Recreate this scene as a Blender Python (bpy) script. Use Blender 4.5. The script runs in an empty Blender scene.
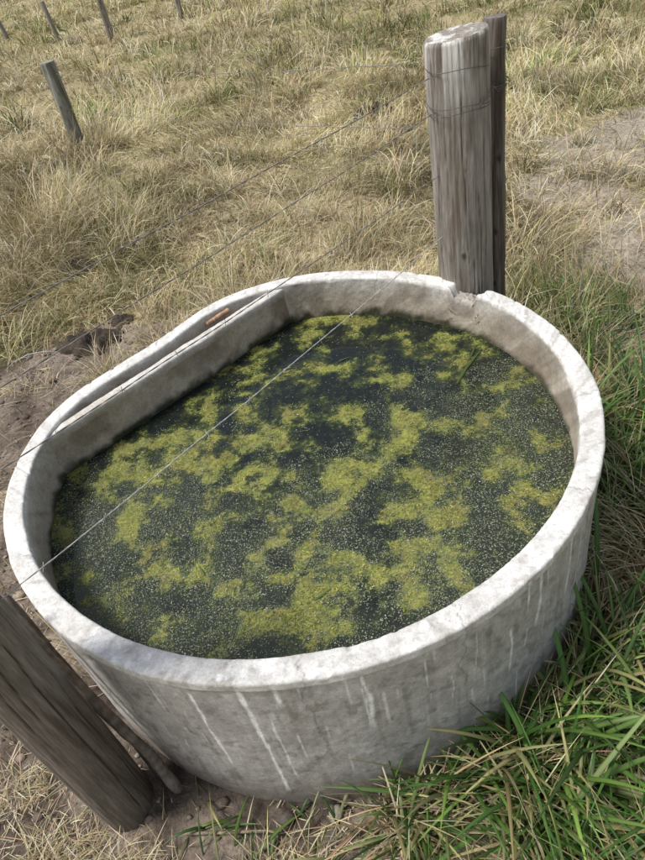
import bpy, math, numpy as np
from mathutils import Matrix, Vector
rng=np.random.default_rng(7)
S=bpy.context.scene
S.view_settings.view_transform='Standard'
S.view_settings.look='None'
S.view_settings.exposure=0

# ---------------------------------------------------------------- noise
_T=[rng.random((256,256)) for _ in range(12)]
def vn(x,y,s=0):
    T=_T[s%12]
    x=np.asarray(x,float);y=np.asarray(y,float)
    xi=np.floor(x).astype(int);yi=np.floor(y).astype(int)
    fx=x-xi;fy=y-yi
    fx=fx*fx*(3-2*fx);fy=fy*fy*(3-2*fy)
    a=T[xi&255,yi&255];b=T[(xi+1)&255,yi&255];c=T[xi&255,(yi+1)&255];d=T[(xi+1)&255,(yi+1)&255]
    return (a*(1-fx)+b*fx)*(1-fy)+(c*(1-fx)+d*fx)*fy
def fbm(x,y,s=0,o=4):
    t=0;a=.5;n=0
    x=np.asarray(x,float);y=np.asarray(y,float)
    for i in range(o):
        t=t+a*vn(x*2**i+17.3*i,y*2**i+5.1*i,s+i);n+=a;a*=.5
    return t/n
def ss(a,b,x):
    t=np.clip((np.asarray(x,float)-a)/(b-a),0,1);return t*t*(3-2*t)
def mixc(a,b,t):
    t=np.asarray(t)[...,None];return np.asarray(a)*(1-t)+np.asarray(b)*t

# ---------------------------------------------------------------- mesh builder
def mk(name,V,F,C=None,mat=None,smooth=True,extra=None):
    V=np.asarray(V,np.float32);F=np.asarray(F,np.int32);k=F.shape[1]
    me=bpy.data.meshes.new(name)
    me.vertices.add(len(V));me.vertices.foreach_set('co',V.ravel())
    me.loops.add(F.size);me.loops.foreach_set('vertex_index',F.ravel())
    me.polygons.add(len(F));me.polygons.foreach_set('loop_start',np.arange(0,F.size,k,dtype=np.int32))
    if smooth: me.polygons.foreach_set('use_smooth',np.ones(len(F),bool))
    me.update(calc_edges=True)
    if C is not None:
        a=me.color_attributes.new('Col','FLOAT_COLOR','POINT')
        c=np.ones((len(V),4),np.float32);c[:,:3]=np.clip(C,0,1);a.data.foreach_set('color',c.ravel())
    if extra is not None:
        for n,v in extra.items():
            a=me.attributes.new(n,'FLOAT','POINT');a.data.foreach_set('value',np.asarray(v,np.float32).ravel())
    me.validate()
    ob=bpy.data.objects.new(name,me);S.collection.objects.link(ob)
    if mat: me.materials.append(mat)
    return ob
def gridF(nu,nv,wrap):
    i=np.arange(nu if wrap else nu-1);j=np.arange(nv-1)
    I,J=np.meshgrid(i,j,indexing='ij');I2=(I+1)%nu
    return np.stack([I*nv+J,I2*nv+J,I2*nv+J+1,I*nv+J+1],-1).reshape(-1,4)

# ---------------------------------------------------------------- materials
def vmat(name,rough=.8,spec=.3,ns=200,namt=.3,bs=150,bstr=.3,stretch=(1,1,1),bdist=.003,trans=0,pits=False):
    m=bpy.data.materials.new(name);m.use_nodes=True;n=m.node_tree.nodes;l=m.node_tree.links
    b=n['Principled BSDF'];b.inputs['Roughness'].default_value=rough;b.inputs['Specular IOR Level'].default_value=spec
    a=n.new('ShaderNodeAttribute');a.attribute_name='Col'
    if namt==0 and bstr==0:
        l.new(a.outputs['Color'],b.inputs['Base Color'])
    else:
        tc=n.new('ShaderNodeTexCoord');mp=n.new('ShaderNodeMapping');mp.inputs['Scale'].default_value=stretch
        l.new(tc.outputs['Object'],mp.inputs['Vector'])
        def nz(sc,det,ro,a_,b_,c_,d_):
            t=n.new('ShaderNodeTexNoise');t.inputs['Scale'].default_value=sc;t.inputs['Detail'].default_value=det;t.inputs['Roughness'].default_value=ro
            l.new(mp.outputs[0],t.inputs['Vector'])
            mr=n.new('ShaderNodeMapRange');l.new(t.outputs[0],mr.inputs[0])
            for i,v in enumerate((a_,b_,c_,d_)): mr.inputs[i+1].default_value=v
            return mr.outputs[0]
        f=nz(ns,6,.7,.3,.7,1-namt,1+namt)
        if pits:
            g=nz(330,3,.7,.30,.42,.5,1.0)
            h=nz(28,7,.75,.36,.64,.84,1.14)
            mm=n.new('ShaderNodeMath');mm.operation='MULTIPLY';l.new(f,mm.inputs[0]);l.new(g,mm.inputs[1])
            m2=n.new('ShaderNodeMath');m2.operation='MULTIPLY';l.new(mm.outputs[0],m2.inputs[0]);l.new(h,m2.inputs[1]);f=m2.outputs[0]
        vm=n.new('ShaderNodeVectorMath');vm.operation='SCALE'
        l.new(a.outputs['Color'],vm.inputs[0]);l.new(f,vm.inputs['Scale'])
        l.new(vm.outputs[0],b.inputs['Base Color'])
        t2=n.new('ShaderNodeTexNoise');t2.inputs['Scale'].default_value=bs;t2.inputs['Detail'].default_value=6;t2.inputs['Roughness'].default_value=.7
        l.new(mp.outputs[0],t2.inputs['Vector'])
        bp=n.new('ShaderNodeBump');bp.inputs['Strength'].default_value=bstr;bp.inputs['Distance'].default_value=bdist
        l.new(t2.outputs[0],bp.inputs['Height']);l.new(bp.outputs[0],b.inputs['Normal'])
    if trans>0:
        tr=n.new('ShaderNodeBsdfTranslucent');mx=n.new('ShaderNodeMixShader');mx.inputs[0].default_value=trans
        l.new(a.outputs['Color'],tr.inputs['Color']);l.new(b.outputs[0],mx.inputs[1]);l.new(tr.outputs[0],mx.inputs[2])
        l.new(mx.outputs[0],n['Material Output'].inputs['Surface'])
    return m
M_conc=vmat('weathered_concrete',.92,.15,120,.18,200,.6,bdist=.0018,pits=True)
M_wood=vmat('weathered_wood',.9,.15,170,.36,170,.9,stretch=(1,1,.08),bdist=.003)
M_grass=vmat('dry_grass',.8,.15,ns=1,namt=0,bstr=0,trans=.2)
M_lush=vmat('green_blades',.45,.4,ns=1,namt=0,bstr=0,trans=.3)
M_soil=vmat('soil_and_litter',.95,.1,70,.45,60,1.0,bdist=.014)
M_dung=vmat('dung',.8,.3,60,.4,60,.8,bdist=.01)
M_alg=vmat('algae_filaments',.6,.3,ns=1,namt=0,bstr=0)

# ---------------------------------------------------------------- camera
P=math.radians(40);A=math.radians(12.7)
R0=Vector((1,0,0));U0=Vector((0,math.sin(P),math.cos(P)));Fw=Vector((0,math.cos(P),-math.sin(P)))
r=R0*math.cos(A)-U0*math.sin(A)
u=U0*math.cos(A)+R0*math.sin(A)
cam=bpy.data.cameras.new('camera');co=bpy.data.objects.new('camera',cam);S.collection.objects.link(co)
M=Matrix((r,u,-Fw)).transposed().to_4x4();M.translation=Vector((0,0,1.6));co.matrix_world=M
cam.sensor_fit='VERTICAL';cam.sensor_height=36;cam.lens=27;cam.clip_start=.02;cam.clip_end=2000
S.camera=co

# ---------------------------------------------------------------- tank plan
CX,CY=-.066,1.36
def rout(th):
    d=(np.asarray(th)-130+180)%360-180
    return .764-.108*np.exp(-(d/24.)**2)
def near_tank(x,y):
    th=np.degrees(np.arctan2(y-CY,x-CX));return np.hypot(x-CX,y-CY)-rout(th)

# ---------------------------------------------------------------- terrain
def G(x,y,cx,cy,sx,sy): return np.exp(-((x-cx)/sx)**2-((y-cy)/sy)**2)
def dirt(x,y):
    n=fbm(x*1.6,y*1.6,3,4);n2=fbm(x*6,y*6,5,4)
    d=1.0*G(x,y,-1.15,2.5,.55,.6)+.65*G(x,y,-.9,3.0,.4,.3)+1.2*G(x,y,-.85,.7,.6,.55)+.8*G(x,y,-1.5,2.0,.6,.8)
    d=d+1.1*G(x,y,-.35,.5,.42,.2)+.8*G(x,y,-1.0,1.6,.25,.6)
    return np.clip(ss(.35,.85,d*(.45+1.0*n)+.9*(n2-.5)),0,1)
def path(x,y):
    n=fbm(x*1.3+9,y*1.3,4,4);n2=fbm(x*5,y*5,6,4)
    d=1.0*G(x,y,1.68,2.9,.24,.7)+1.1*G(x,y,1.95,3.75,.5,.4)+1.0*G(x,y,2.7,4.2,.8,.28)+1.2*G(x,y,1.30,1.95,.2,.42)
    return np.clip(ss(.25,.8,d*(.5+1.0*n)+1.1*(n2-.5)),0,1)
def H(x,y):
    x=np.asarray(x,float);y=np.asarray(y,float)
    r=np.hypot(x,y-1.4)
    k=ss(.8,2.5,r)
    h=.015*(fbm(x*5,y*5,1,4)-.5)+.20*k*(fbm(x*.9,y*.9,2,4)-.5)+.08*k*(fbm(x*3.1+7,y*3.1,7,2)-.5)
    h=h+.03*ss(.78,.95,np.hypot(x-CX,y-CY))*(fbm(x*9,y*9,4,4)-.55)
    h=h+ss(30,250,r)*26*(.6+.8*fbm(x*.01+3,y*.01,6,3))
    return h
N=860
s=np.linspace(-1,1,N);a=8.4
ax=400*np.sinh(a*s)/math.sinh(a)
X,Y=np.meshgrid(ax-.4,ax+1.0,indexing='ij')
Z=H(X,Y)
dd=dirt(X,Y);pp=path(X,Y)
n1=fbm(X*9,Y*9,2,5);n2=fbm(X*2.,Y*2.,7,4);n3=fbm(X*30,Y*30,1,4)
C=mixc((.26,.21,.125),(.44,.37,.22),n1)
C=mixc(C,mixc((.13,.135,.05),(.22,.20,.09),n1),ss(.5,.65,n2)*.5)
C=mixc(C,mixc((.115,.09,.072),(.27,.22,.175),ss(.25,.75,n1)),dd)
C=mixc(C,mixc((.25,.21,.165),(.44,.385,.31),n1),pp)
C=C*(.55+.9*n3)[...,None]
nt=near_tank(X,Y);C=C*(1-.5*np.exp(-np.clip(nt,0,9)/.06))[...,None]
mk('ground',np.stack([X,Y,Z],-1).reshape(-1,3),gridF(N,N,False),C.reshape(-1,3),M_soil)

# ---------------------------------------------------------------- blades
def blades(name,pos,L,W,head,phi0,bend,c0,c1,K,mat,crease=False,tw=None):
    n=len(L);prof=np.interp(np.linspace(0,1,K+1),[0,.3,.7,1],[.75,1,.7,.0])
    h=np.stack([np.cos(head),np.sin(head),np.zeros(n)],-1)
    pr=np.stack([-np.sin(head),np.cos(head),np.zeros(n)],-1)
    if tw is None: tw=rng.normal(0,.5,n)
    pts=[pos];p=pos.copy();dirs=[]
    for k in range(K):
        ph=phi0+bend*(k/(K-1 if K>1 else 1))
        d=h*np.sin(ph)[:,None];d[:,2]=np.cos(ph);dirs.append(d)
        p=p+d*(L/K)[:,None];pts.append(p)
    dirs.append(dirs[-1])
    V=[];Cc=[];m=3 if crease else 2
    for k in range(K+1):
        d=dirs[k];nm=np.cross(d,pr);t=tw*(.4+.6*k/K)
        w=pr*np.cos(t)[:,None]+nm*np.sin(t)[:,None];nn=np.cross(d,w)
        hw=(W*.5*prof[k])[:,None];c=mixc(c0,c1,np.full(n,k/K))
        if k==K: V.append(pts[k]);Cc.append(c)
        elif crease:
            V+= [pts[k]-w*hw,pts[k]+nn*hw*.5,pts[k]+w*hw];Cc+=[c*.93,c*1.25,c*.93]
        else: V+=[pts[k]-w*hw,pts[k]+w*hw];Cc+=[c,c]
    nv=len(V);V=np.stack(V,1).reshape(-1,3);Cc=np.stack(Cc,1).reshape(-1,3)
    F=[]
    for k in range(K-1):
        for q in range(m-1):
            a0=k*m+q;b0=a0+m;F+=[(a0,a0+1,b0+1),(a0,b0+1,b0)]
    for q in range(m-1): F.append(((K-1)*m+q,(K-1)*m+q+1,K*m))
    F=np.array(F);F=(np.arange(n)[:,None,None]*nv+F[None]).reshape(-1,3)
    return mk(name,V,F,Cc,mat)
def jitter(c,n,v=.2,hv=.06):
    return np.clip(np.asarray(c)*(1+rng.normal(0,v,(n,1)))*(1+rng.normal(0,hv,(n,3))),.005,.9)
def pick(cols,w,n):
    i=rng.choice(len(cols),n,p=np.array(w)/sum(w));return np.array(cols)[i]
def sample(n,r0,r1,half,power):
    q=rng.random(n);e=power+1
    r=(r0**e+q*(r1**e-r0**e))**(1/e) if abs(e)>1e-6 else r0*(r1/r0)**q
    t=rng.uniform(-half,half,n)+math.radians(90)
    return r*np.cos(t),r*np.sin(t),r
STR=[(.66,.56,.35),(.56,.46,.26),(.76,.68,.49),(.40,.31,.18),(.56,.50,.25)]
GRN=[(.19,.22,.07),(.34,.35,.13),(.13,.17,.05)]
def greenness(x,y):
    g=ss(.49,.62,fbm(x*1.1+50,y*1.1,10,4))*.45+ss(5,12,y)*.22
    for cx,cy,s_ in [(1.19,2.3,.28),(-1.65,3.5,.3),(2.7,4.6,.6),(.9,2.35,.25),(3.7,7.4,1.3),(2.3,9.5,1.5)]:
        g=g+.6*G(x,y,cx,cy,s_,s_)
    return np.clip(g,0,.85)
def patch(x,y):
    return (.62+.72*ss(.3,.7,fbm(x*1.7+3,y*1.7,11,4)))
def straw(name,n,r0,r1,half,power,Ls,K,wbase,green=.05,flat=0.):
    x,y,r=sample(n,r0,r1,half,power)
    dn=1-.95*dirt(x,y)-.85*path(x,y);cl=fbm(x*2.6,y*2.6,8,3);big=fbm(x*.7+4,y*.7,9,3)
    keep=(rng.random(n)<np.clip(dn,0.04,1)*np.clip(.1+2.0*cl,0.1,1))&(near_tank(x,y)>.02)
    x,y,r,cl,big=x[keep],y[keep],r[keep],cl[keep],big[keep];n=len(x)
    hgt=np.clip(.45+2.0*(cl-.4)+1.7*(big-.45),.25,1.8)*(1+.6*G(x,y,-1.9,4.8,.9,1.4))
    L=Ls*hgt*rng.uniform(.5,1.5,n)
    hd=fbm(x*.8+30,y*.8,4,2)*12+rng.normal(0,.9,n)
    phi=np.clip(rng.normal(.85,.45,n)+flat,0.05,1.5);bend=rng.uniform(.1,1.1,n)
    isg=rng.random(n)<green+greenness(x,y)
    c=pick(STR,[4,3,2.8,1.2,2],n);cg=pick(GRN,[3,3,1.5],n)
    c=np.where(isg[:,None],cg,c)*patch(x,y)[:,None];c=jitter(c,n,.16,.04)
    L=np.where(isg,L*.8,L)
    W=wbase*(1+.28*np.clip(r-2,0,40))*rng.uniform(.6,1.5,n)
    pos=np.stack([x,y,H(x,y)-.004],-1)
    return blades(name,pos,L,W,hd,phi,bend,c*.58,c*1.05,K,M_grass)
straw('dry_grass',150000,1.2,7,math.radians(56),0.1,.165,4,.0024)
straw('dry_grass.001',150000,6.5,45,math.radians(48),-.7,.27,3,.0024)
def tussocks(name,nt_,r0,r1,power,nb,L0,L1,wb):
    x,y,r=sample(nt_,r0,r1,math.radians(55),power)
    cl=fbm(x*.9+12,y*.9,3,3)
    k=(near_tank(x,y)>.14)&(rng.random(nt_)<(1-dirt(x,y))*(1-.85*path(x,y))*np.clip(-.5+3*cl,.05,1))
    x,y,r=x[k],y[k],r[k];m=len(x)
    g=rng.random(m)<.08+.5*greenness(x,y)
    tc_=np.where(g[:,None],pick(GRN,[3,4,1],m),pick(STR,[4,3,4,1,1],m))*rng.uniform(.8,1.2,(m,1))
    ts=rng.uniform(.5,1.3,m)*(1+.4*G(x,y,-1.9,4.8,.9,1.4));hd0=rng.uniform(0,6.3,m)
    i=np.repeat(np.arange(m),nb);n=len(i)
    a=rng.uniform(0,6.28,n);d=rng.random(n)**.7*.09*ts[i]*(1+.06*r[i])
    px=x[i]+d*np.cos(a);py=y[i]+d*np.sin(a)
    hd=np.where(rng.random(n)<.5,hd0[i]+rng.normal(0,.7,n),a+rng.normal(0,.5,n))
    L=rng.uniform(L0,L1,n)*ts[i]
    mixg=rng.random(n)<.4
    cc=np.where(mixg[:,None],pick(STR,[4,3,4,1,1],n),tc_[i])
    c=jitter(cc,n,.18,.05);W=wb*(1+.28*np.clip(r[i]-2,0,40))*rng.uniform(.6,1.4,n)
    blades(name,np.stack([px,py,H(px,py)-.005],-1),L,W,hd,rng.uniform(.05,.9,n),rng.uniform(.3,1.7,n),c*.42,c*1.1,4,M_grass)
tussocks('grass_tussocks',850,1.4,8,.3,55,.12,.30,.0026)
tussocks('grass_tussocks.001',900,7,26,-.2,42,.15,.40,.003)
n=60000
x,y,r_=sample(n,.35,7,math.radians(75),.2)
k=(near_tank(x,y)>.012)&(rng.random(n)<1-.88*dirt(x,y)*ss(.3,.55,fbm(x*5,y*5,2,3)));x,y,r_=x[k],y[k],r_[k];n=len(x)
c=jitter(pick([(.58,.50,.33),(.44,.36,.22),(.24,.18,.12),(.68,.61,.45)],[3,3,1.5,2.5],n),n,.15)
blades('straw_litter',np.stack([x,y,H(x,y)+rng.uniform(.001,.008,n)],-1),.010+rng.exponential(.020,n),rng.uniform(.0010,.0024,n)*(1+.2*r_),rng.uniform(0,6.3,n),rng.normal(1.52,.1,n),rng.uniform(-.3,.3,n),c*.85,c*.95,3,M_grass)
# small dry tufts on the bare soil in front
def tuft(name,cx,cy,n,sp):
    x=cx+rng.normal(0,sp,n);y=cy+rng.normal(0,sp*.6,n);k=near_tank(x,y)>.02;x,y=x[k],y[k];n=len(x)
    c=jitter(pick(STR,[4,3,4,1,1],n),n,.18)
    blades(name,np.stack([x,y,H(x,y)-.003],-1),rng.uniform(.03,.12,n),rng.uniform(.0012,.0028,n),rng.uniform(0,6.3,n),rng.uniform(.5,1.5,n),rng.uniform(0,.9,n),c*.6,c,4,M_grass)
for q,(cx,cy,nn,sp) in enumerate([(-.80,.60,420,.06),(-.62,.52,260,.05),(-.95,.78,260,.07),(-.30,.47,260,.06),(-.98,1.05,200,.07),(-1.15,1.9,300,.1),(-1.35,2.7,300,.1)]):
    tuft('dry_tuft' if q==0 else 'dry_tuft.%03d'%q,cx,cy,nn,sp)
# clods and crumbs of soil
n=2600
x=rng.uniform(-1.9,.1,n);y=rng.uniform(.35,3.4,n);k=(near_tank(x,y)>.02)&(dirt(x,y)>.35);x,y=x[k],y[k];n=len(x)
ico=np.array([(-1,1.618,0),(1,1.618,0),(-1,-1.618,0),(1,-1.618,0),(0,-1,1.618),(0,1,1.618),(0,-1,-1.618),(0,1,-1.618),(1.618,0,-1),(1.618,0,1),(-1.618,0,-1),(-1.618,0,1)])/1.9
icf=np.array([(0,11,5),(0,5,1),(0,1,7),(0,7,10),(0,10,11),(1,5,9),(5,11,4),(11,10,2),(10,7,6),(7,1,8),(3,9,4),(3,4,2),(3,2,6),(3,6,8),(3,8,9),(4,9,5),(2,4,11),(6,2,10),(8,6,7),(9,8,1)])
rad=.0022+rng.exponential(.0035,n);rad=np.clip(rad,0,.022)
V=ico[None]*rad[:,None,None]*rng.uniform(.65,1.3,(n,12,1))*np.array([1.2,1,.65]);V[:,:,0]+=x[:,None];V[:,:,1]+=y[:,None];V[:,:,2]+=(H(x,y)+rad*.2)[:,None]
c=jitter(pick([(.16,.125,.10),(.25,.205,.165),(.10,.078,.06)],[3,3,1.5],n),n,.2)
mk('soil_clods',V.reshape(-1,3),(np.arange(n)[:,None,None]*12+icf[None]).reshape(-1,3),np.repeat(c,12,0),M_dung)

def lush(name,n,th0,th1,o0,o1,L0,L1,W0,W1,cols,w,outb,K=6,phi=(.15,.6),bend=(.4,1.7),thr=.25,fr=7):
    th=np.radians(rng.uniform(th0,th1,n));o=o0+(o1-o0)*rng.random(n)**1.2
    rr=rout(np.degrees(th))+o
    x=CX+rr*np.cos(th);y=CY+rr*np.sin(th)
    cl=fbm(x*fr,y*fr,2,2);k=rng.random(n)<thr+2.6*(cl-.4)
    x,y,th,cl=x[k],y[k],th[k],cl[k];n=len(x)
    hd=th+rng.normal(0,outb,n);L=rng.uniform(L0,L1,n)*(.5+1.0*cl)
    c=jitter(pick(cols,w,n),n,.25,.08);tip=mixc(c*1.15,jitter(np.tile((.48,.40,.20),(n,1)),n),(rng.random(n)<.28)*.8)
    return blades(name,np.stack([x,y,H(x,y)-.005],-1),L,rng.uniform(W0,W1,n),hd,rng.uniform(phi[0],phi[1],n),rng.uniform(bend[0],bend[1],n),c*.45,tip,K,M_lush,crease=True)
GC=[(.085,.165,.035),(.13,.22,.05),(.05,.105,.025),(.20,.26,.085)]
SC=[(.58,.49,.29),(.42,.33,.18),(.68,.60,.41),(.26,.19,.10)]
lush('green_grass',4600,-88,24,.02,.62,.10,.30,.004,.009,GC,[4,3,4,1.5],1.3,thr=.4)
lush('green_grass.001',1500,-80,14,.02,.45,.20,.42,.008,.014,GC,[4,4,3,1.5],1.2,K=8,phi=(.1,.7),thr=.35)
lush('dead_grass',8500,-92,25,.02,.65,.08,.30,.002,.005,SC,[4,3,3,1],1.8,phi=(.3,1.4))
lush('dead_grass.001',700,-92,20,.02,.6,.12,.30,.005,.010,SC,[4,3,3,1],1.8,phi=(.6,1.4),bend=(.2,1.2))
lush('green_grass.002',90,-122,-88,.03,.25,.08,.2,.004,.009,GC,[4,3,3,1.5],1.6,phi=(.5,1.3))
lush('green_grass.003',1300,20,42,.35,.95,.08,.22,.004,.009,GC,[4,4,2,2],1.6)
xl=np.array([.14,.10,.22,.30,.42,.55,.62,.50]);yl=np.array([.52,.50,.52,.53,.66,.80,.95,.72]);n=len(xl)
c=jitter(np.tile((.09,.17,.04),(n,1)),n,.2)
blades('green_grass.004',np.stack([xl,yl,H(xl,yl)],-1),np.array([.36,.28,.34,.40,.45,.42,.5,.5]),np.array([.013,.011,.013,.014,.014,.014,.013,.014]),np.array([2.9,3.2,2.2,1.9,1.6,1.9,1.3,1.7]),np.array([.95,1.2,.3,.25,.15,.2,.15,.1]),np.array([.7,.4,1.3,1.3,1.2,1.5,1.1,.9]),c*.6,c*1.3,10,M_lush,crease=True,tw=rng.normal(0,.2,n))

# ---------------------------------------------------------------- tank wall
NT=1500
th=np.linspace(0,360,NT,endpoint=False)
TW=.050;ZT=.55;BR=.007
prof=[]
for z in np.linspace(-.06,ZT-.030,110): prof.append((0.0,z,0))
for z in np.linspace(ZT-.026,ZT-BR-.001,6): prof.append((-.003,z,1))
for q in np.linspace(0,math.pi/2,6)[1:]: prof.append((-.003+BR*(1-math.cos(q)),ZT-BR+BR*math.sin(q),1))
for o in np.linspace(.008,TW-.010,12): prof.append((o,ZT,1))
for q in np.linspace(0,math.pi/2,6)[1:]: prof.append((TW-BR+BR*math.sin(q),ZT-BR+BR*math.cos(q),1))
for z in np.linspace(ZT-.012,.30,60): prof.append((TW,z,2))
pr=np.array(prof);NP=len(pr)
O,ZZ,ZN=[np.tile(pr[:,i],(NT,1)) for i in range(3)]
TH=np.tile(th[:,None],(1,NP));TR=np.radians(TH)
cs,sn=np.cos(TR)*1.0,np.sin(TR)*1.0
wob=(fbm(cs*3+10,sn*3+ZZ*3+10,1,3)-.5)*.008+(fbm(cs*16+30,sn*16+ZZ*20+30,2,4)-.5)*.003+(fbm(cs*60+90,sn*60+ZZ*80+90,4,2)-.5)*.0012
thick=(fbm(cs*2+70,sn*2+70,5,3)-.5)*.012
O=O*(1+thick/TW*1.0)
RR=rout(TH)-O+np.where(ZN==2,-wob,wob)
zadj=(fbm(cs*2.5+50,sn*2.5+50,6,2)-.5)*.010*ss(.42,.55,ZZ)
dipf=(fbm(cs*30+5,sn*30+O*50+5,7,3)-.5)*.0012*ss(.5,.545,ZZ)
edge=(vn(ZZ*90,O*120,3)-.5)*2.2
nm=ss(29.3,30.7,TH+edge)*(1-ss(37.2,38.8,TH+edge))
rub=.036+.012*(fbm(TH*1.1,O*80,8,3)-.5)*2
chip=nm*rub*ss(.40,.55,ZZ)
nick=ss(.74,.86,fbm(cs*26+7,sn*26+O*35+7,9,2))*.004*ss(.5,.55,ZZ)
Zf=ZZ+zadj+dipf-chip-nick
Vx=CX+RR*np.cos(TR);Vy=CY+RR*np.sin(TR)
a1=fbm(cs*4+11,sn*4+ZZ*5+11,1,5);a2=fbm(cs*20+40,sn*20+ZZ*22+40,3,5)
stk=fbm(TH*1.1,ZZ*3.2,5,4);stk2=fbm(TH*.35+8,ZZ*1.2,7,3)
base=.44+.12*(a1-.5)*2+.10*(a2-.5)*2
C=np.stack([base*1.03,base*.99,base*.93],-1)
C=mixc(C,np.array((.26,.23,.195)),ss(.54,.74,stk)*.4)
C=mixc(C,np.array((.60,.59,.57)),ss(.50,.68,stk2)*.4*ss(.05,.45,ZZ))
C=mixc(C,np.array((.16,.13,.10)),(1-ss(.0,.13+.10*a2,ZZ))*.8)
C=mixc(C,np.array((.17,.165,.14)),ss(.59,.73,fbm(cs*34+3,sn*34+ZZ*38+3,8,4))*.45)
rimc=mixc((.52,.505,.475),(.70,.69,.66),fbm(cs*14+60,sn*14+O*20+60,2,4))
rimc=mixc(rimc,np.array((.35,.32,.28)),ss(.55,.75,fbm(cs*30+2,sn*30+O*45+2,6,5))*.55)
rimc=mixc(rimc,np.array((.78,.78,.76)),ss(.6,.7,fbm(cs*18+2,sn*18+O*25+22,9,3))*.6)
C=mixc(C,rimc,(ZN==1)*1.0)
C=mixc(C,rimc,(ZN==0)*ss(.46,.54,ZZ+.05*(a2-.5)*2)*.35)
inn=mixc((.31,.265,.205),(.50,.445,.365),a1+.5*(a2-.5))
inn=mixc(inn,np.array((.58,.56,.52)),ss(.47,.545,ZZ+.04*(a2-.5))*.7)
inn=mixc(inn,np.array((.055,.055,.03)),1-ss(.40,.435,ZZ+.03*(a2-.5)*2))
inn=mixc(inn,np.array((.17,.135,.095)),ss(.5,.68,fbm(cs*9+3,sn*9+ZZ*12,9,4))*.5)
C=mixc(C,inn,(ZN==2)*1.0)
C=mixc(C,np.array((.30,.26,.215))*(.6+.8*a2[...,None]),nm*ss(.46,.5,ZZ)*.8)
for (t0,zt,zb,wv) in [(-95,.545,.2,1),(-72,.545,.30,2),(-128,.52,.1,3),(-40,.545,.25,4),(60,.55,.45,5),(170,.55,.4,6),(-15,.55,.3,7)]:
    m=np.abs(TH-(t0%360))<5
    dx=np.abs((TH[m]-(t0%360))*.01333+(fbm(ZZ[m]*14+wv,O[m]*40+wv,wv,4)-.5)*.06)
    v=(1-ss(.0006,.0026,dx))*ss(zb,zb+.05,ZZ[m])*(ZZ[m]<=zt+.01)
    C[m]=mixc(C[m],np.array((.13,.115,.10)),v*.5)
dr=np.zeros_like(TH)
runs=[(-112,.50,.16,.0035,.9),(-104,.53,.05,.0045,1),(-101.5,.40,.12,.0025,.7),(-87,.52,.30,.0035,.95),(-89.5,.54,.42,.003,.8),(-84.8,.44,.30,.003,.6),(-99,.54,.44,.004,.8),(-119,.52,.36,.003,.6),(-63,.42,.24,.003,.85),(-60,.54,.42,.0035,.8),(-57,.54,.33,.0045,.8),(-55,.54,.44,.003,.7),(-70,.5,.34,.0025,.5),(-48,.53,.3,.004,.7),(-44,.5,.2,.003,.6),(-77,.53,.46,.003,.6)]
for i in range(90): 
    zt=rng.uniform(.2,.545);runs.append((rng.uniform(-140,20),zt,zt-rng.exponential(.06)-.015,rng.uniform(.0008,.0025),rng.uniform(.3,.8)))
for (t0,zt,zb,w,st) in runs:
    m=np.abs(TH-(t0%360))<4
    wx=(vn(ZZ[m]*14,np.full(m.sum(),t0),1)-.5)*.009
    dx=np.abs((TH[m]-(t0%360))*math.pi/180*.764+wx)
    ww=w*(.45+.9*vn(ZZ[m]*40,np.full(m.sum(),t0+5.),2))
    v=st*(1-ss(.5,1.4,dx/ww))*ss(zb,zb+.05,ZZ[m])*(1-ss(zt-.004,zt+.004,ZZ[m]))*(.55+.8*vn(ZZ[m]*70,dx*300,3))
    dr[m]=np.maximum(dr[m],v)
C=mixc(C,np.array((.86,.86,.84)),np.clip(dr,0,1)*(ZN<2))
sp=np.zeros_like(TH)
for i in range(90):
    t0=rng.uniform(0,360);o0=rng.uniform(0,TW);q=rng.uniform(.002,.008)
    m=(np.abs(TH-t0)<3)&(ZN==1)
    d=np.hypot((TH[m]-t0)*math.pi/180*.74,(O[m]-o0)*.9)
    sp[m]=np.maximum(sp[m],1-ss(.5,1.2,d/q+(a2[m]-.5)*2.5))
C=mixc(C,np.array((.80,.80,.78)),sp*.7)
tank=bpy.data.objects.new('concrete_water_trough',None);S.collection.objects.link(tank)
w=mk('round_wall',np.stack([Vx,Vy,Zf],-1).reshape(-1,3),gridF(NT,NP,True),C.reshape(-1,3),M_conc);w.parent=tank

p0=np.array((.115,2.176));p1=np.array((-.86,1.412))
dv=p1-p0;Lc=np.hypot(*dv);dv=dv/Lc;nrm=np.array((-dv[1],dv[0]))
if np.dot(nrm,np.array((CX,CY))-p0)<0: nrm=-nrm
NL=420;pf=[]
for z in np.linspace(.30,.52,45): pf.append((0,z))
for q in np.linspace(0,math.pi/2,6): pf.append((-.008*(1-math.cos(q)),.532+.008*math.sin(q)))
for o in np.linspace(-.012,-.030,7): pf.append((o,.540))
for q in np.linspace(0,math.pi/2,6): pf.append((-.032-.006*math.sin(q),.540-.006*(1-math.cos(q))))
pf.append((-.040,.515));pf.append((-.041,.495))
for o in np.linspace(-.045,-.20,30): pf.append((o,.492))
pf=np.array(pf);NPc=len(pf)
T_=np.tile(np.linspace(0,Lc,NL)[:,None],(1,NPc));Oc=np.tile(pf[:,0],(NL,1));Zc=np.tile(pf[:,1],(NL,1))
wb=(fbm(T_*8,Zc*8,1,3)-.5)*.012+(fbm(T_*40,Zc*50+Oc*50,3,3)-.5)*.003
Oc2=Oc+wb*(Oc>-.042);Zc2=Zc+(fbm(T_*5,Oc*15+3,5,4)-.5)*.010*(Zc>.49)+(fbm(T_*45,Oc*60+3,6,3)-.5)*.003*(Zc>.49)
PX=p0[0]+dv[0]*T_+nrm[0]*Oc2;PY=p0[1]+dv[1]*T_+nrm[1]*Oc2
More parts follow.
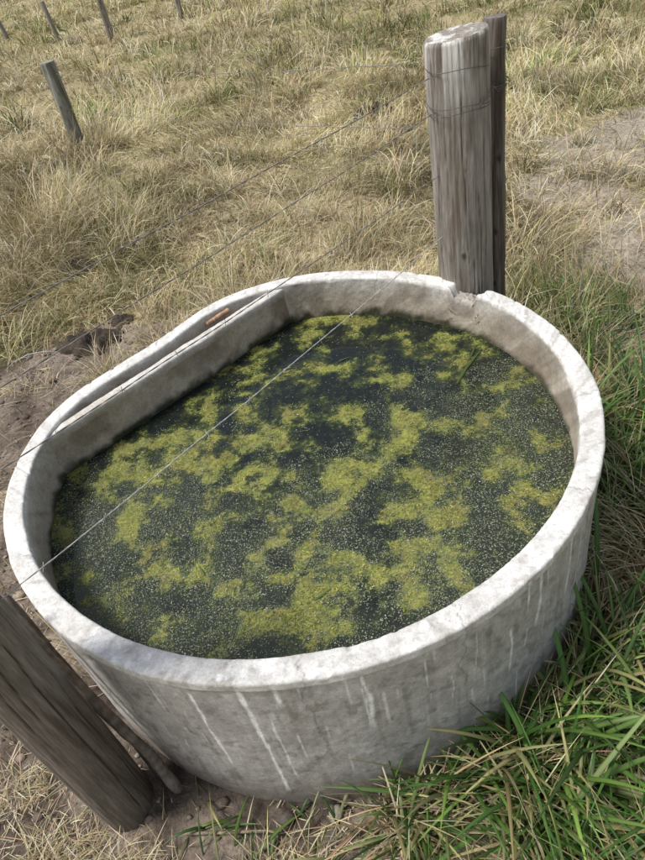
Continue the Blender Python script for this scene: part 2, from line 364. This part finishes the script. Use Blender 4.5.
tt=np.degrees(np.arctan2(PY-CY,PX-CX));rl=rout(tt)-.025;rr=np.hypot(PX-CX,PY-CY);sc=np.minimum(1,rl/rr)
PX=CX+(PX-CX)*sc;PY=CY+(PY-CY)*sc
b1=fbm(T_*6,Zc*6+Oc*8,2,5);b2=fbm(T_*30,Zc*30+Oc*30,4,5)
Cc=mixc((.34,.285,.21),(.55,.485,.39),b1+.6*(b2-.5))
Cc=mixc(Cc,mixc((.48,.46,.42),(.70,.69,.66),b2),(Zc>.52)*.9*ss(.3,.5,b1+.1))
Cc=mixc(Cc,np.array((.18,.14,.10)),ss(.5,.68,fbm(T_*10,Zc*8,9,4))*.5*(Zc<.515))
Cc=mixc(Cc,np.array((.055,.055,.03)),(1-ss(.40,.435,Zc+.04*(b2-.5)))*(Oc>-.01))
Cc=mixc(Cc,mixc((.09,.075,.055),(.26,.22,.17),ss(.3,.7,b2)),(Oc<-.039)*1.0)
w=mk('straight_inner_wall',np.stack([PX,PY,Zc2],-1).reshape(-1,3),gridF(NL,NPc,False),Cc.reshape(-1,3),M_conc);w.parent=tank

# ---------------------------------------------------------------- water
blobs=[(0.113,2.021,.139,.075),(-.114,1.945,.076,.06),(.213,1.963,.073,.055),(.498,1.771,.072,.06),(.474,1.64,.046,.062),(-.032,1.726,.128,.06),(-.198,1.733,.058,.04),(.235,1.583,.052,.04),(.077,1.488,.071,.046),(.227,1.359,.085,.083),(-.395,1.521,.077,.11),(-.252,1.618,.063,.04),(-.244,1.446,.118,.08),(-.511,1.425,.075,.044),(-.637,1.488,.056,.074),
(-0.51,1.23,0.06,0.08),(-0.21,1.25,0.06,0.08),(-0.01,1.22,0.12,0.06),(-0.1,1.11,0.1,0.06),(0.25,1.1,0.09,0.07),(0.47,1.14,0.08,0.05),(0.52,1.36,0.03,0.06),(0.56,1.19,0.03,0.04),(0.14,1.03,0.06,0.04),(0.45,1.01,0.05,0.04),(0.15,0.91,0.09,0.07),(-0.05,0.96,0.09,0.05),(-0.2,0.86,0.12,0.07),(-0.05,0.82,0.09,0.04),(-0.49,1.04,0.11,0.03),(0.13,0.83,0.06,0.04),(-0.67,1.07,0.05,0.04),(-0.3,0.89,0.04,0.06)]
def cover(x,y):
    wx=x+(fbm(x*9,y*9,1,4)-.5)*.12+(fbm(x*40,y*40,6,2)-.5)*.03;wy=y+(fbm(x*9+40,y*9,2,4)-.5)*.12+(fbm(x*40+9,y*40,7,2)-.5)*.03
    c=0
    for b in blobs: c=c+np.exp(-((wx-b[0])/b[2])**2-((wy-b[1])/b[3])**2)
    c=np.minimum(c,1.1)
    ridge=1-np.abs(fbm(x*14+5,y*14,10,4)-.5)*5
    return np.clip(c*.58+(fbm(x*18,y*18,5,6)-.48)*2.2+.18*np.clip(ridge,-.5,1),0,1)
NR,NA=300,1100
rr=np.linspace(.002,1,NR);ta=np.linspace(0,360,NA,endpoint=False)
TA,RRr=np.meshgrid(ta,rr,indexing='ij')
rad=RRr*(rout(TA)-.03)
WX=CX+rad*np.cos(np.radians(TA));WY=CY+rad*np.sin(np.radians(TA))
cv=cover(WX,WY)
dens=np.clip(.45+.9*(fbm(WX*4+20,WY*4,7,4)-.45)-.5*ss(1.5,1.9,WY)+.35*ss(1.5,1.0,WY)*1.0,0,1)
m=bpy.data.materials.new('pond_water_with_algae');m.use_nodes=True;n_=m.node_tree.nodes;l=m.node_tree.links
b=n_['Principled BSDF'];b.inputs['IOR'].default_value=1.33
tc=n_.new('ShaderNodeTexCoord')
def noise(sc,det=5,ro=.6):
    t=n_.new('ShaderNodeTexNoise');t.inputs['Scale'].default_value=sc;t.inputs['Detail'].default_value=det;t.inputs['Roughness'].default_value=ro
    l.new(tc.outputs['Object'],t.inputs['Vector']);return t.outputs[0]
def mth(op,a,b_=None,c=None):
    t=n_.new('ShaderNodeMath');t.operation=op
    for i,v in enumerate((a,b_,c)):
        if v is None: continue
        if isinstance(v,(int,float)): t.inputs[i].default_value=v
        else: l.new(v,t.inputs[i])
    return t.outputs[0]
def mr(v,a,b_,c,d):
    t=n_.new('ShaderNodeMapRange');t.interpolation_type='SMOOTHSTEP'
    l.new(v,t.inputs[0])
    for i,q in enumerate((a,b_,c,d)): t.inputs[i+1].default_value=q
    return t.outputs[0]
def mx(f,a,b_):
    t=n_.new('ShaderNodeMix');t.data_type='RGBA'
    if isinstance(f,(int,float)): t.inputs[0].default_value=f
    else: l.new(f,t.inputs[0])
    for i,v in ((6,a),(7,b_)):
        if isinstance(v,tuple): t.inputs[i].default_value=v+(1,)
        else: l.new(v,t.inputs[i])
    return t.outputs[2]
def at(nm):
    t=n_.new('ShaderNodeAttribute');t.attribute_name=nm;return t.outputs['Fac']
cvn=at('cover');dn_=at('dens')
fine=mth('MULTIPLY',mth('SUBTRACT',noise(60,7,.8),.5),2.2)
fine2=mth('MULTIPLY',mth('SUBTRACT',noise(260,3,.6),.5),.9)
e=mth('ADD',mth('ADD',cvn,fine),fine2)
mask=mr(e,.40,.80,0,1)
murk=mr(e,.0,.5,0,.75)
vo=n_.new('ShaderNodeTexVoronoi');vo.inputs['Scale'].default_value=230;l.new(tc.outputs['Object'],vo.inputs['Vector'])
speck=mth('MULTIPLY',mr(vo.outputs['Distance'],.22,.36,1,0),mr(mth('ADD',dn_,mth('MULTIPLY',mth('SUBTRACT',noise(45,4,.7),.5),1.8)),.5,.65,0,1))
alg=mx(mr(noise(20,5,.7),.35,.65,0,1),(.085,.11,.022),(.25,.26,.055))
alg=mx(mr(noise(150,4,.7),.4,.7,0,.8),alg,(.34,.33,.11))
alg=mx(mr(noise(9,3,.6),.5,.62,0,.5),alg,(.17,.13,.05))
film=mr(mth('ADD',dn_,mth('MULTIPLY',mth('SUBTRACT',noise(14,5,.7),.5),1.2)),.4,.8,0,.6)
wat=mx(murk,mx(film,(.010,.013,.013),(.040,.046,.034)),(.045,.06,.02))
c1=mx(speck,wat,(.14,.155,.11))
col=mx(mask,c1,alg);l.new(col,b.inputs['Base Color'])
anym=mth('MAXIMUM',mask,mth('MULTIPLY',speck,.8))
l.new(mr(anym,0,1,.02,.7),b.inputs['Roughness'])
bp=n_.new('ShaderNodeBump');bp.inputs['Distance'].default_value=.003;bp.inputs['Strength'].default_value=.4
l.new(mth('ADD',mth('MULTIPLY',anym,mth('ADD',noise(300,3,.6),.3)),mth('MULTIPLY',noise(9,1,.5),.02)),bp.inputs['Height']);l.new(bp.outputs[0],b.inputs['Normal'])
mk('water',np.stack([WX,WY,np.full_like(WX,.40)],-1).reshape(-1,3),gridF(NA,NR,True),None,m,extra={'cover':cv,'dens':dens})

def inside(x,y,mar):
    ok=near_tank(x,y)<-(TW+mar)
    side=((x-p0[0])*nrm[0]+(y-p0[1])*nrm[1])>mar
    return ok&side
n=260000
x=rng.uniform(-.85,.72,n);y=rng.uniform(.55,2.15,n);k=inside(x,y,.004);x,y=x[k],y[k]
c_=cover(x,y)
k=rng.random(len(x))<ss(.5,1.0,c_+1.2*(fbm(x*45,y*45,3,4)-.5))*.7;xa,ya=x[k],y[k];n=len(xa)
hue=fbm(xa*7+3,ya*7,8,4)[:,None]
c=jitter(pick([(.28,.29,.055),(.17,.21,.04),(.38,.36,.13),(.08,.11,.02),(.25,.19,.08)],[4,3,2.5,1.5,1],n),n,.2)*(.55+.9*hue)
blades('floating_algae',np.stack([xa,ya,np.full(n,.4005)+rng.random(n)*.001],-1),rng.uniform(.003,.012,n),rng.uniform(.001,.0025,n),rng.uniform(0,6.3,n),rng.normal(1.35,.2,n),rng.uniform(0,.5,n),c*.8,c,2,M_alg)
k=rng.random(len(x))<.30*(.06+ss(.4,.7,.45+.9*(fbm(x*4+20,y*4,7,4)-.45)-.35*ss(1.4,1.8,y)+.3*ss(1.5,1.0,y)+1.1*(fbm(x*20,y*20,3,4)-.5)));xd,yd=x[k],y[k];n=len(xd)
q=np.arange(6)*math.pi/3
rad=rng.uniform(.0007,.0020,n)
V=np.stack([xd[:,None]+rad[:,None]*np.cos(q)*rng.uniform(.6,1.2,(n,1)),yd[:,None]+rad[:,None]*np.sin(q),np.full((n,6),.4012)+rng.random((n,1))*.0006],-1).reshape(-1,3)
c=jitter(pick([(.19,.20,.14),(.14,.17,.08),(.30,.30,.23),(.11,.14,.06)],[4,3,1.5,2],n),n,.2)
F=(np.arange(n)[:,None]*6+np.arange(6)[None])
mk('duckweed',V,F,np.repeat(c,6,0),M_alg)
xl=np.array([.42,.455,.49,-.35,.1,.3,-.1,.2]);yl=np.array([1.50,1.55,1.60,1.0,1.75,1.2,.86,1.9]);n=len(xl)
c=jitter(np.tile((.07,.10,.03),(n,1)),n,.2)
blades('floating_leaves',np.stack([xl,yl,np.full(n,.4025)],-1),np.array([.13,.12,.09,.04,.04,.04,.05,.04]),np.array([.009,.011,.008,.006,.006,.006,.006,.006]),np.array([.9,.8,1.0,2,.3,4,.5,5]),np.full(n,1.55),np.full(n,.02),c,c*1.2,6,M_lush,crease=True,tw=np.zeros(n))

# ---------------------------------------------------------------- posts
def post(name,x,y,r,h,lean=(0,0),seed=0,c0=(.24,.20,.16),c1=(.42,.40,.37),white=0.,z0=-.15,ovality=.06,taper=.0,cut=.0,NA=160,NH=300,lump=.10,wander=0.):
    t=np.linspace(0,2*math.pi,NA,endpoint=False)
    zs=np.linspace(z0,h,NH);T,Zp=np.meshgrid(t,zs,indexing='ij')
    cs,sn=np.cos(T),np.sin(T);o=seed*13.7
    rr=r*(1+ovality*np.cos(2*T+seed)-taper*(Zp/h))
    rr=rr+r*lump*(fbm(cs*1.2+o,sn*1.2+Zp*3,seed,4)-.5)+r*.08*(fbm(cs*7+o,sn*7+Zp*1.3,seed+2,4)-.5)
    crack=np.zeros_like(T)
    rg=np.random.default_rng(seed+50)
    for i in range(26):
        a0=rg.uniform(0,2*math.pi);zc=rg.uniform(0,h);zl=rg.uniform(.08,.5)*h
        wv=(vn(Zp*7,np.full_like(Zp,i+seed),2)-.5)*.2
        d=np.abs((T-a0-wv+math.pi)%(2*math.pi)-math.pi)*r
        q=np.abs(Zp-zc)/zl
        crack=np.maximum(crack,(1-ss(.0,.0032*np.clip(1.15-q,0.05,1),d))*(1-ss(.6,1,q))*rg.uniform(.5,1))
    rr=rr-crack*r*.07
    kn=np.zeros_like(T)
    for i in range(5):
        a0=rg.uniform(0,2*math.pi) if i else -1.9;zc=rg.uniform(.2,1)*h if i else h*.52
        d=np.hypot(((T-a0+math.pi)%(2*math.pi)-math.pi)*r,(Zp-zc)*.7)+.004*(vn(T*20,Zp*60,3)-.5)
        kn=np.maximum(kn,1-ss(.003,.011,d))
    rr=rr+kn*.002
    rr=rr*np.where(Zp>h-.006,1-(Zp-h+.006)/.006*.06,1)
    def gr(TT): return .5*fbm(TT*11+o,Zp*3.0,seed+4,5)+.5*fbm(TT*34+o,Zp*8,seed+5,3)
    wgt=np.clip((T-5.7)/.583,0,1);grain=gr(T)*(1-wgt)+gr(T-2*math.pi)*wgt
    big=fbm(cs*1.6+o,sn*1.6+Zp*5,seed+1,5)
    C=mixc(c0,c1,np.clip(-.05+.85*grain+.3*Zp/h+1.0*(big-.5),0,1))
    C=mixc(C,np.array(c0)*np.array((.75,.62,.5)),ss(.52,.68,fbm(cs*2.5+o+5,sn*2.5+Zp*4,seed+3,5))*.6)
    C=mixc(C,np.array((.05,.042,.035)),np.clip(crack*.9+kn*.8,0,1))
    C=mixc(C,np.array((.10,.085,.06)),(1-ss(0,.18,Zp))*.5)
    if white: 
        wn=fbm(cs*3+o,sn*3+Zp*5,seed+7,5)
        C=mixc(C,np.array((.62,.61,.58)),ss(h-.22,h,Zp)*ss(.42,.58,wn)*white)
    ztop=Zp+cut*cs*r*ss(h-.06,h,Zp)
    wxx=wander*(fbm(Zp*2.5+o,Zp*0+1,seed,3)-.5);wyy=wander*(fbm(Zp*2.5+o+9,Zp*0+1,seed+1,3)-.5)
    lx=x+lean[0]*Zp+wxx;ly=y+lean[1]*Zp+wyy
    V=np.stack([lx+rr*cs,ly+rr*sn,ztop],-1).reshape(-1,3);F=gridF(NA,NH,True)
    NRt=22;f=np.linspace(1,0.01,NRt)
    T2,Fq=np.meshgrid(t,f,indexing='ij')
    re=rr[:,-1][:,None]*Fq
    zt=h+cut*np.cos(T2)*r*Fq+(fbm(np.cos(T2)*Fq*6+9,np.sin(T2)*Fq*6+9,seed,4)-.5)*.008*np.minimum(1,(1-Fq)*6)
    V2=np.stack([x+lean[0]*h+wxx[0,-1]+re*np.cos(T2),y+lean[1]*h+wyy[0,-1]+re*np.sin(T2),zt],-1).reshape(-1,3)
    n2=fbm(np.cos(T2)*Fq*3+o,np.sin(T2)*Fq*3+o,seed+1,4);ring=.5+.5*np.sin(Fq*38+3*n2)
    C2=mixc(np.array(c0)*1.2,np.array(c1)*1.15,np.clip(.3+.3*ring+.6*(n2-.4),0,1))
    if white: C2=mixc(C2,np.array((.7,.7,.67)),ss(.38,.6,n2)*white*.8)
    F2=gridF(NA,NRt,True)+len(V)
    return mk(name,np.concatenate([V,V2]),np.concatenate([F,F2]),np.concatenate([C.reshape(-1,3),C2.reshape(-1,3)]),M_wood)
post('fence_post',.580,1.885,.080,1.235,lean=(-.012,0),seed=1,white=.9,c0=(.15,.125,.10),c1=(.36,.34,.31),cut=.1)
post('fence_post.001',.705,1.955,.030,1.24,lean=(-.006,0),seed=2,c0=(.08,.066,.054),c1=(.24,.215,.19),NA=60,lump=.45,wander=.025)
post('fence_post.002',-.655,.70,.064,1.25,lean=(.012,0),seed=3,c0=(.11,.092,.075),c1=(.30,.265,.225))
post('fence_post.003',-1.70,6.9,.066,.76,seed=4,c0=(.13,.13,.10),c1=(.34,.34,.30),NA=60,NH=120,lump=.3)
post('fence_post.004',-2.20,14.2,.06,1.05,seed=5,c0=(.2,.18,.15),c1=(.4,.38,.35),NA=32,NH=50)
post('fence_post.005',-.90,14.8,.05,1.0,seed=6,c0=(.2,.18,.15),c1=(.4,.38,.35),NA=32,NH=50)
post('fence_post.006',-3.4,15.4,.045,.7,lean=(-.08,0),seed=7,c0=(.2,.18,.15),c1=(.4,.38,.35),NA=32,NH=50)
post('fence_post.007',-4.9,17.4,.045,.7,lean=(-.1,0),seed=8,c0=(.2,.18,.15),c1=(.4,.38,.35),NA=32,NH=50)

def tube(name,pts,r,mat,col,sides=6,rv=None):
    pts=np.asarray(pts,float);n=len(pts);d=np.gradient(pts,axis=0);d/=np.linalg.norm(d,axis=1)[:,None]
    up=np.array((0,0,1.)) if abs(d[0,2])<.8 else np.array((1.,0,0))
    a=np.cross(d,up);a/=np.linalg.norm(a,axis=1)[:,None];b=np.cross(d,a)
    q=np.linspace(0,2*math.pi,sides,endpoint=False)
    R_=np.full(n,r) if rv is None else rv
    V=pts[None]+R_[None,:,None]*(np.cos(q)[:,None,None]*a[None]+np.sin(q)[:,None,None]*b[None])
    c=np.tile(np.asarray(col),(sides,n,1))*(.7+.6*rng.random((1,n,1)))
    return V.reshape(-1,3),gridF(sides,n,True),c.reshape(-1,3)
M_wire=vmat('rusty_wire',.6,.5,90,.4,90,.2)
def wire(name,A_,B_,sag=.01,barb=True,r=.0008,col=(.22,.20,.185)):
    A_=np.array(A_);B_=np.array(B_);L=np.linalg.norm(B_-A_);n=max(40,int(L/.006));t=np.linspace(0,1,n)
    base=A_+(B_-A_)*t[:,None];base[:,2]-=sag*4*t*(1-t)
    base[:,2]+=(fbm(t*L*3,t*0+L,3,3)-.5)*.016
    Vs,Fs,Cs=[],[],[];off=0
    for s_ in (0,math.pi):
        ph=t*L/.035*2*math.pi*.5+s_
        o=np.stack([np.cos(ph)*r*.3,np.cos(ph)*r*.9,np.sin(ph)*r*.9],-1)
        V,F,C=tube('',base+o,r,None,col);Vs.append(V);Fs.append(F+off);Cs.append(C);off+=len(V)
    if barb:
        for q in np.arange(.1,L,.14):
            i=int(q/L*(n-1));
            for k in range(2):
                dd=rng.normal(0,1,3);dd/=np.linalg.norm(dd)
                V,F,C=tube('',[base[i]-dd*.009,base[i],base[i]+dd*.009],r*.7,None,col,4);Vs.append(V);Fs.append(F+off);Cs.append(C);off+=len(V)
    return mk(name,np.concatenate(Vs),np.concatenate(Fs),np.concatenate(Cs),M_wire)
a0=(.505,1.87);b0=(-.60,.74)
wire('barbed_wire',(a0[0],a0[1],1.155),(b0[0],b0[1],1.20),.006)
wire('barbed_wire.001',(a0[0],a0[1],1.065),(b0[0],b0[1],1.10),.006)
wire('barbed_wire.002',(a0[0],a0[1],.89),(b0[0],b0[1],.985),.01)
wire('barbed_wire.003',(a0[0],a0[1],.70),(b0[0],b0[1],.765),.01,col=(.45,.45,.43),r=.0008)
wire('barbed_wire.004',(.55,1.96,1.16),(-1.66,6.86,.66),.03)
wire('barbed_wire.005',(.55,1.96,.98),(-1.66,6.86,.36),.03)
wire('barbed_wire.006',(-1.7,6.9,.66),(-2.2,14.2,.95),.05,False)
wire('barbed_wire.007',(-2.2,14.2,.9),(-4.9,17.4,.7),.05,False,r=.0015)
Vs,Fs,Cs=[],[],[];off=0
for zc,cx_,cy_,rr_,tn in [(1.065,.567,1.885,.084,2),(1.155,.567,1.885,.083,1),(1.08,.698,1.955,.036,2),(1.16,.698,1.955,.036,1)]:
    t=np.linspace(0,2*tn*math.pi,160)
    pts=np.stack([cx_+rr_*np.cos(t)*1.03,cy_+rr_*np.sin(t),zc+.010*np.sin(t*.5)+.004*np.sin(t*3)],-1)
    V,F,C=tube('',pts,.001,None,(.10,.085,.075));Vs.append(V);Fs.append(F+off);Cs.append(C);off+=len(V)
for q in range(3):
    V,F,C=tube('',[(.60,1.802,1.07),(.64,1.825,1.085+.01*q),(.662,1.87,1.09),(.69,1.915,1.075-.006*q),(.72,1.925,1.075)],.001,None,(.12,.1,.09));Vs.append(V);Fs.append(F+off);Cs.append(C);off+=len(V)
mk('post_wire_ties',np.concatenate(Vs),np.concatenate(Fs),np.concatenate(Cs),M_wire)

def stick(name,A_,B_,r,col,bendy=.01,sides=12,taper=.3):
    A_=np.array(A_);B_=np.array(B_);L=np.linalg.norm(B_-A_);n=60;t=np.linspace(0,1,n)
    p=A_+(B_-A_)*t[:,None]
    p[:,0]+=(fbm(t*4,t*0+L*7,1,3)-.5)*bendy;p[:,1]+=(fbm(t*4+9,t*0+L*7,2,3)-.5)*bendy
    rv=r*(1-taper*t)*(.85+.3*fbm(t*14,t*0+3,4,2));rv[0]*=.3;rv[-1]*=.3
    V,F,C=tube('',p,r,None,col,sides,rv)
    return mk(name,V,F,C,M_wood)
stick('leaning_pole',(-.530,.705,-.02),(-.70,.85,.66),.014,(.22,.185,.15))
stick('leaning_pole.001',(-.575,.74,-.02),(-.715,.90,.60),.009,(.13,.105,.085))
stick('broken_branch',(-.31,1.966,.522),(-.225,2.02,.53),.009,(.46,.30,.19),.006,taper=.1)
stick('fallen_twig',(-.52,.60,.01),(-.30,.56,.012),.004,(.25,.2,.14))
stick('fallen_twig.001',(-.9,.62,.01),(-.72,.5,.012),.004,(.3,.25,.18))

def dung(name,x,y,R_,h,seed):
    NA,NR=72,26;t=np.linspace(0,2*math.pi,NA,endpoint=False);f=np.linspace(0.01,1,NR);T,F_=np.meshgrid(t,f,indexing='ij')
    rr=R_*F_*(.6+.9*fbm(np.cos(T)*2.5+seed,np.sin(T)*2.5+seed,seed,4))
    X=x+rr*np.cos(T)*1.2;Y=y+rr*np.sin(T)
    Z=H(X,Y)-.01+h*np.sqrt(np.clip(1-F_**2,0,1))*(.2+1.6*fbm(X*22,Y*22,seed,4))
    c=mixc((.02,.016,.012),(.085,.065,.045),fbm(X*30,Y*30,seed+1,4))
    mk(name,np.stack([X,Y,Z],-1).reshape(-1,3),gridF(NA,NR,True),c.reshape(-1,3),M_dung)
dung('cow_dung',-1.08,3.02,.13,.06,1);dung('cow_dung.001',-1.29,3.9,.11,.06,2);dung('cow_dung.002',.97,5.6,.13,.11,3);dung('cow_dung.003',-.93,3.22,.06,.04,4)

# ---------------------------------------------------------------- light
el,az=math.radians(60),math.radians(-95)
W_=bpy.data.worlds.new('World');S.world=W_;W_.use_nodes=True;nt=W_.node_tree
sky=nt.nodes.new('ShaderNodeTexSky');sky.sky_type='NISHITA';sky.sun_disc=False;sky.sun_elevation=el;sky.sun_rotation=az;sky.dust_density=3
hs=nt.nodes.new('ShaderNodeHueSaturation');hs.inputs['Saturation'].default_value=.6
nt.links.new(sky.outputs[0],hs.inputs['Color']);nt.links.new(hs.outputs[0],nt.nodes['Background'].inputs['Color']);nt.nodes['Background'].inputs['Strength'].default_value=.15
sd=bpy.data.lights.new('sun','SUN');sd.energy=3.5;sd.angle=math.radians(14);sd.color=(1,.97,.925)
so=bpy.data.objects.new('sun',sd);S.collection.objects.link(so)
dirv=Vector((math.sin(az)*math.cos(el),math.cos(az)*math.cos(el),math.sin(el)))
so.rotation_euler=dirv.to_track_quat('Z','Y').to_euler()
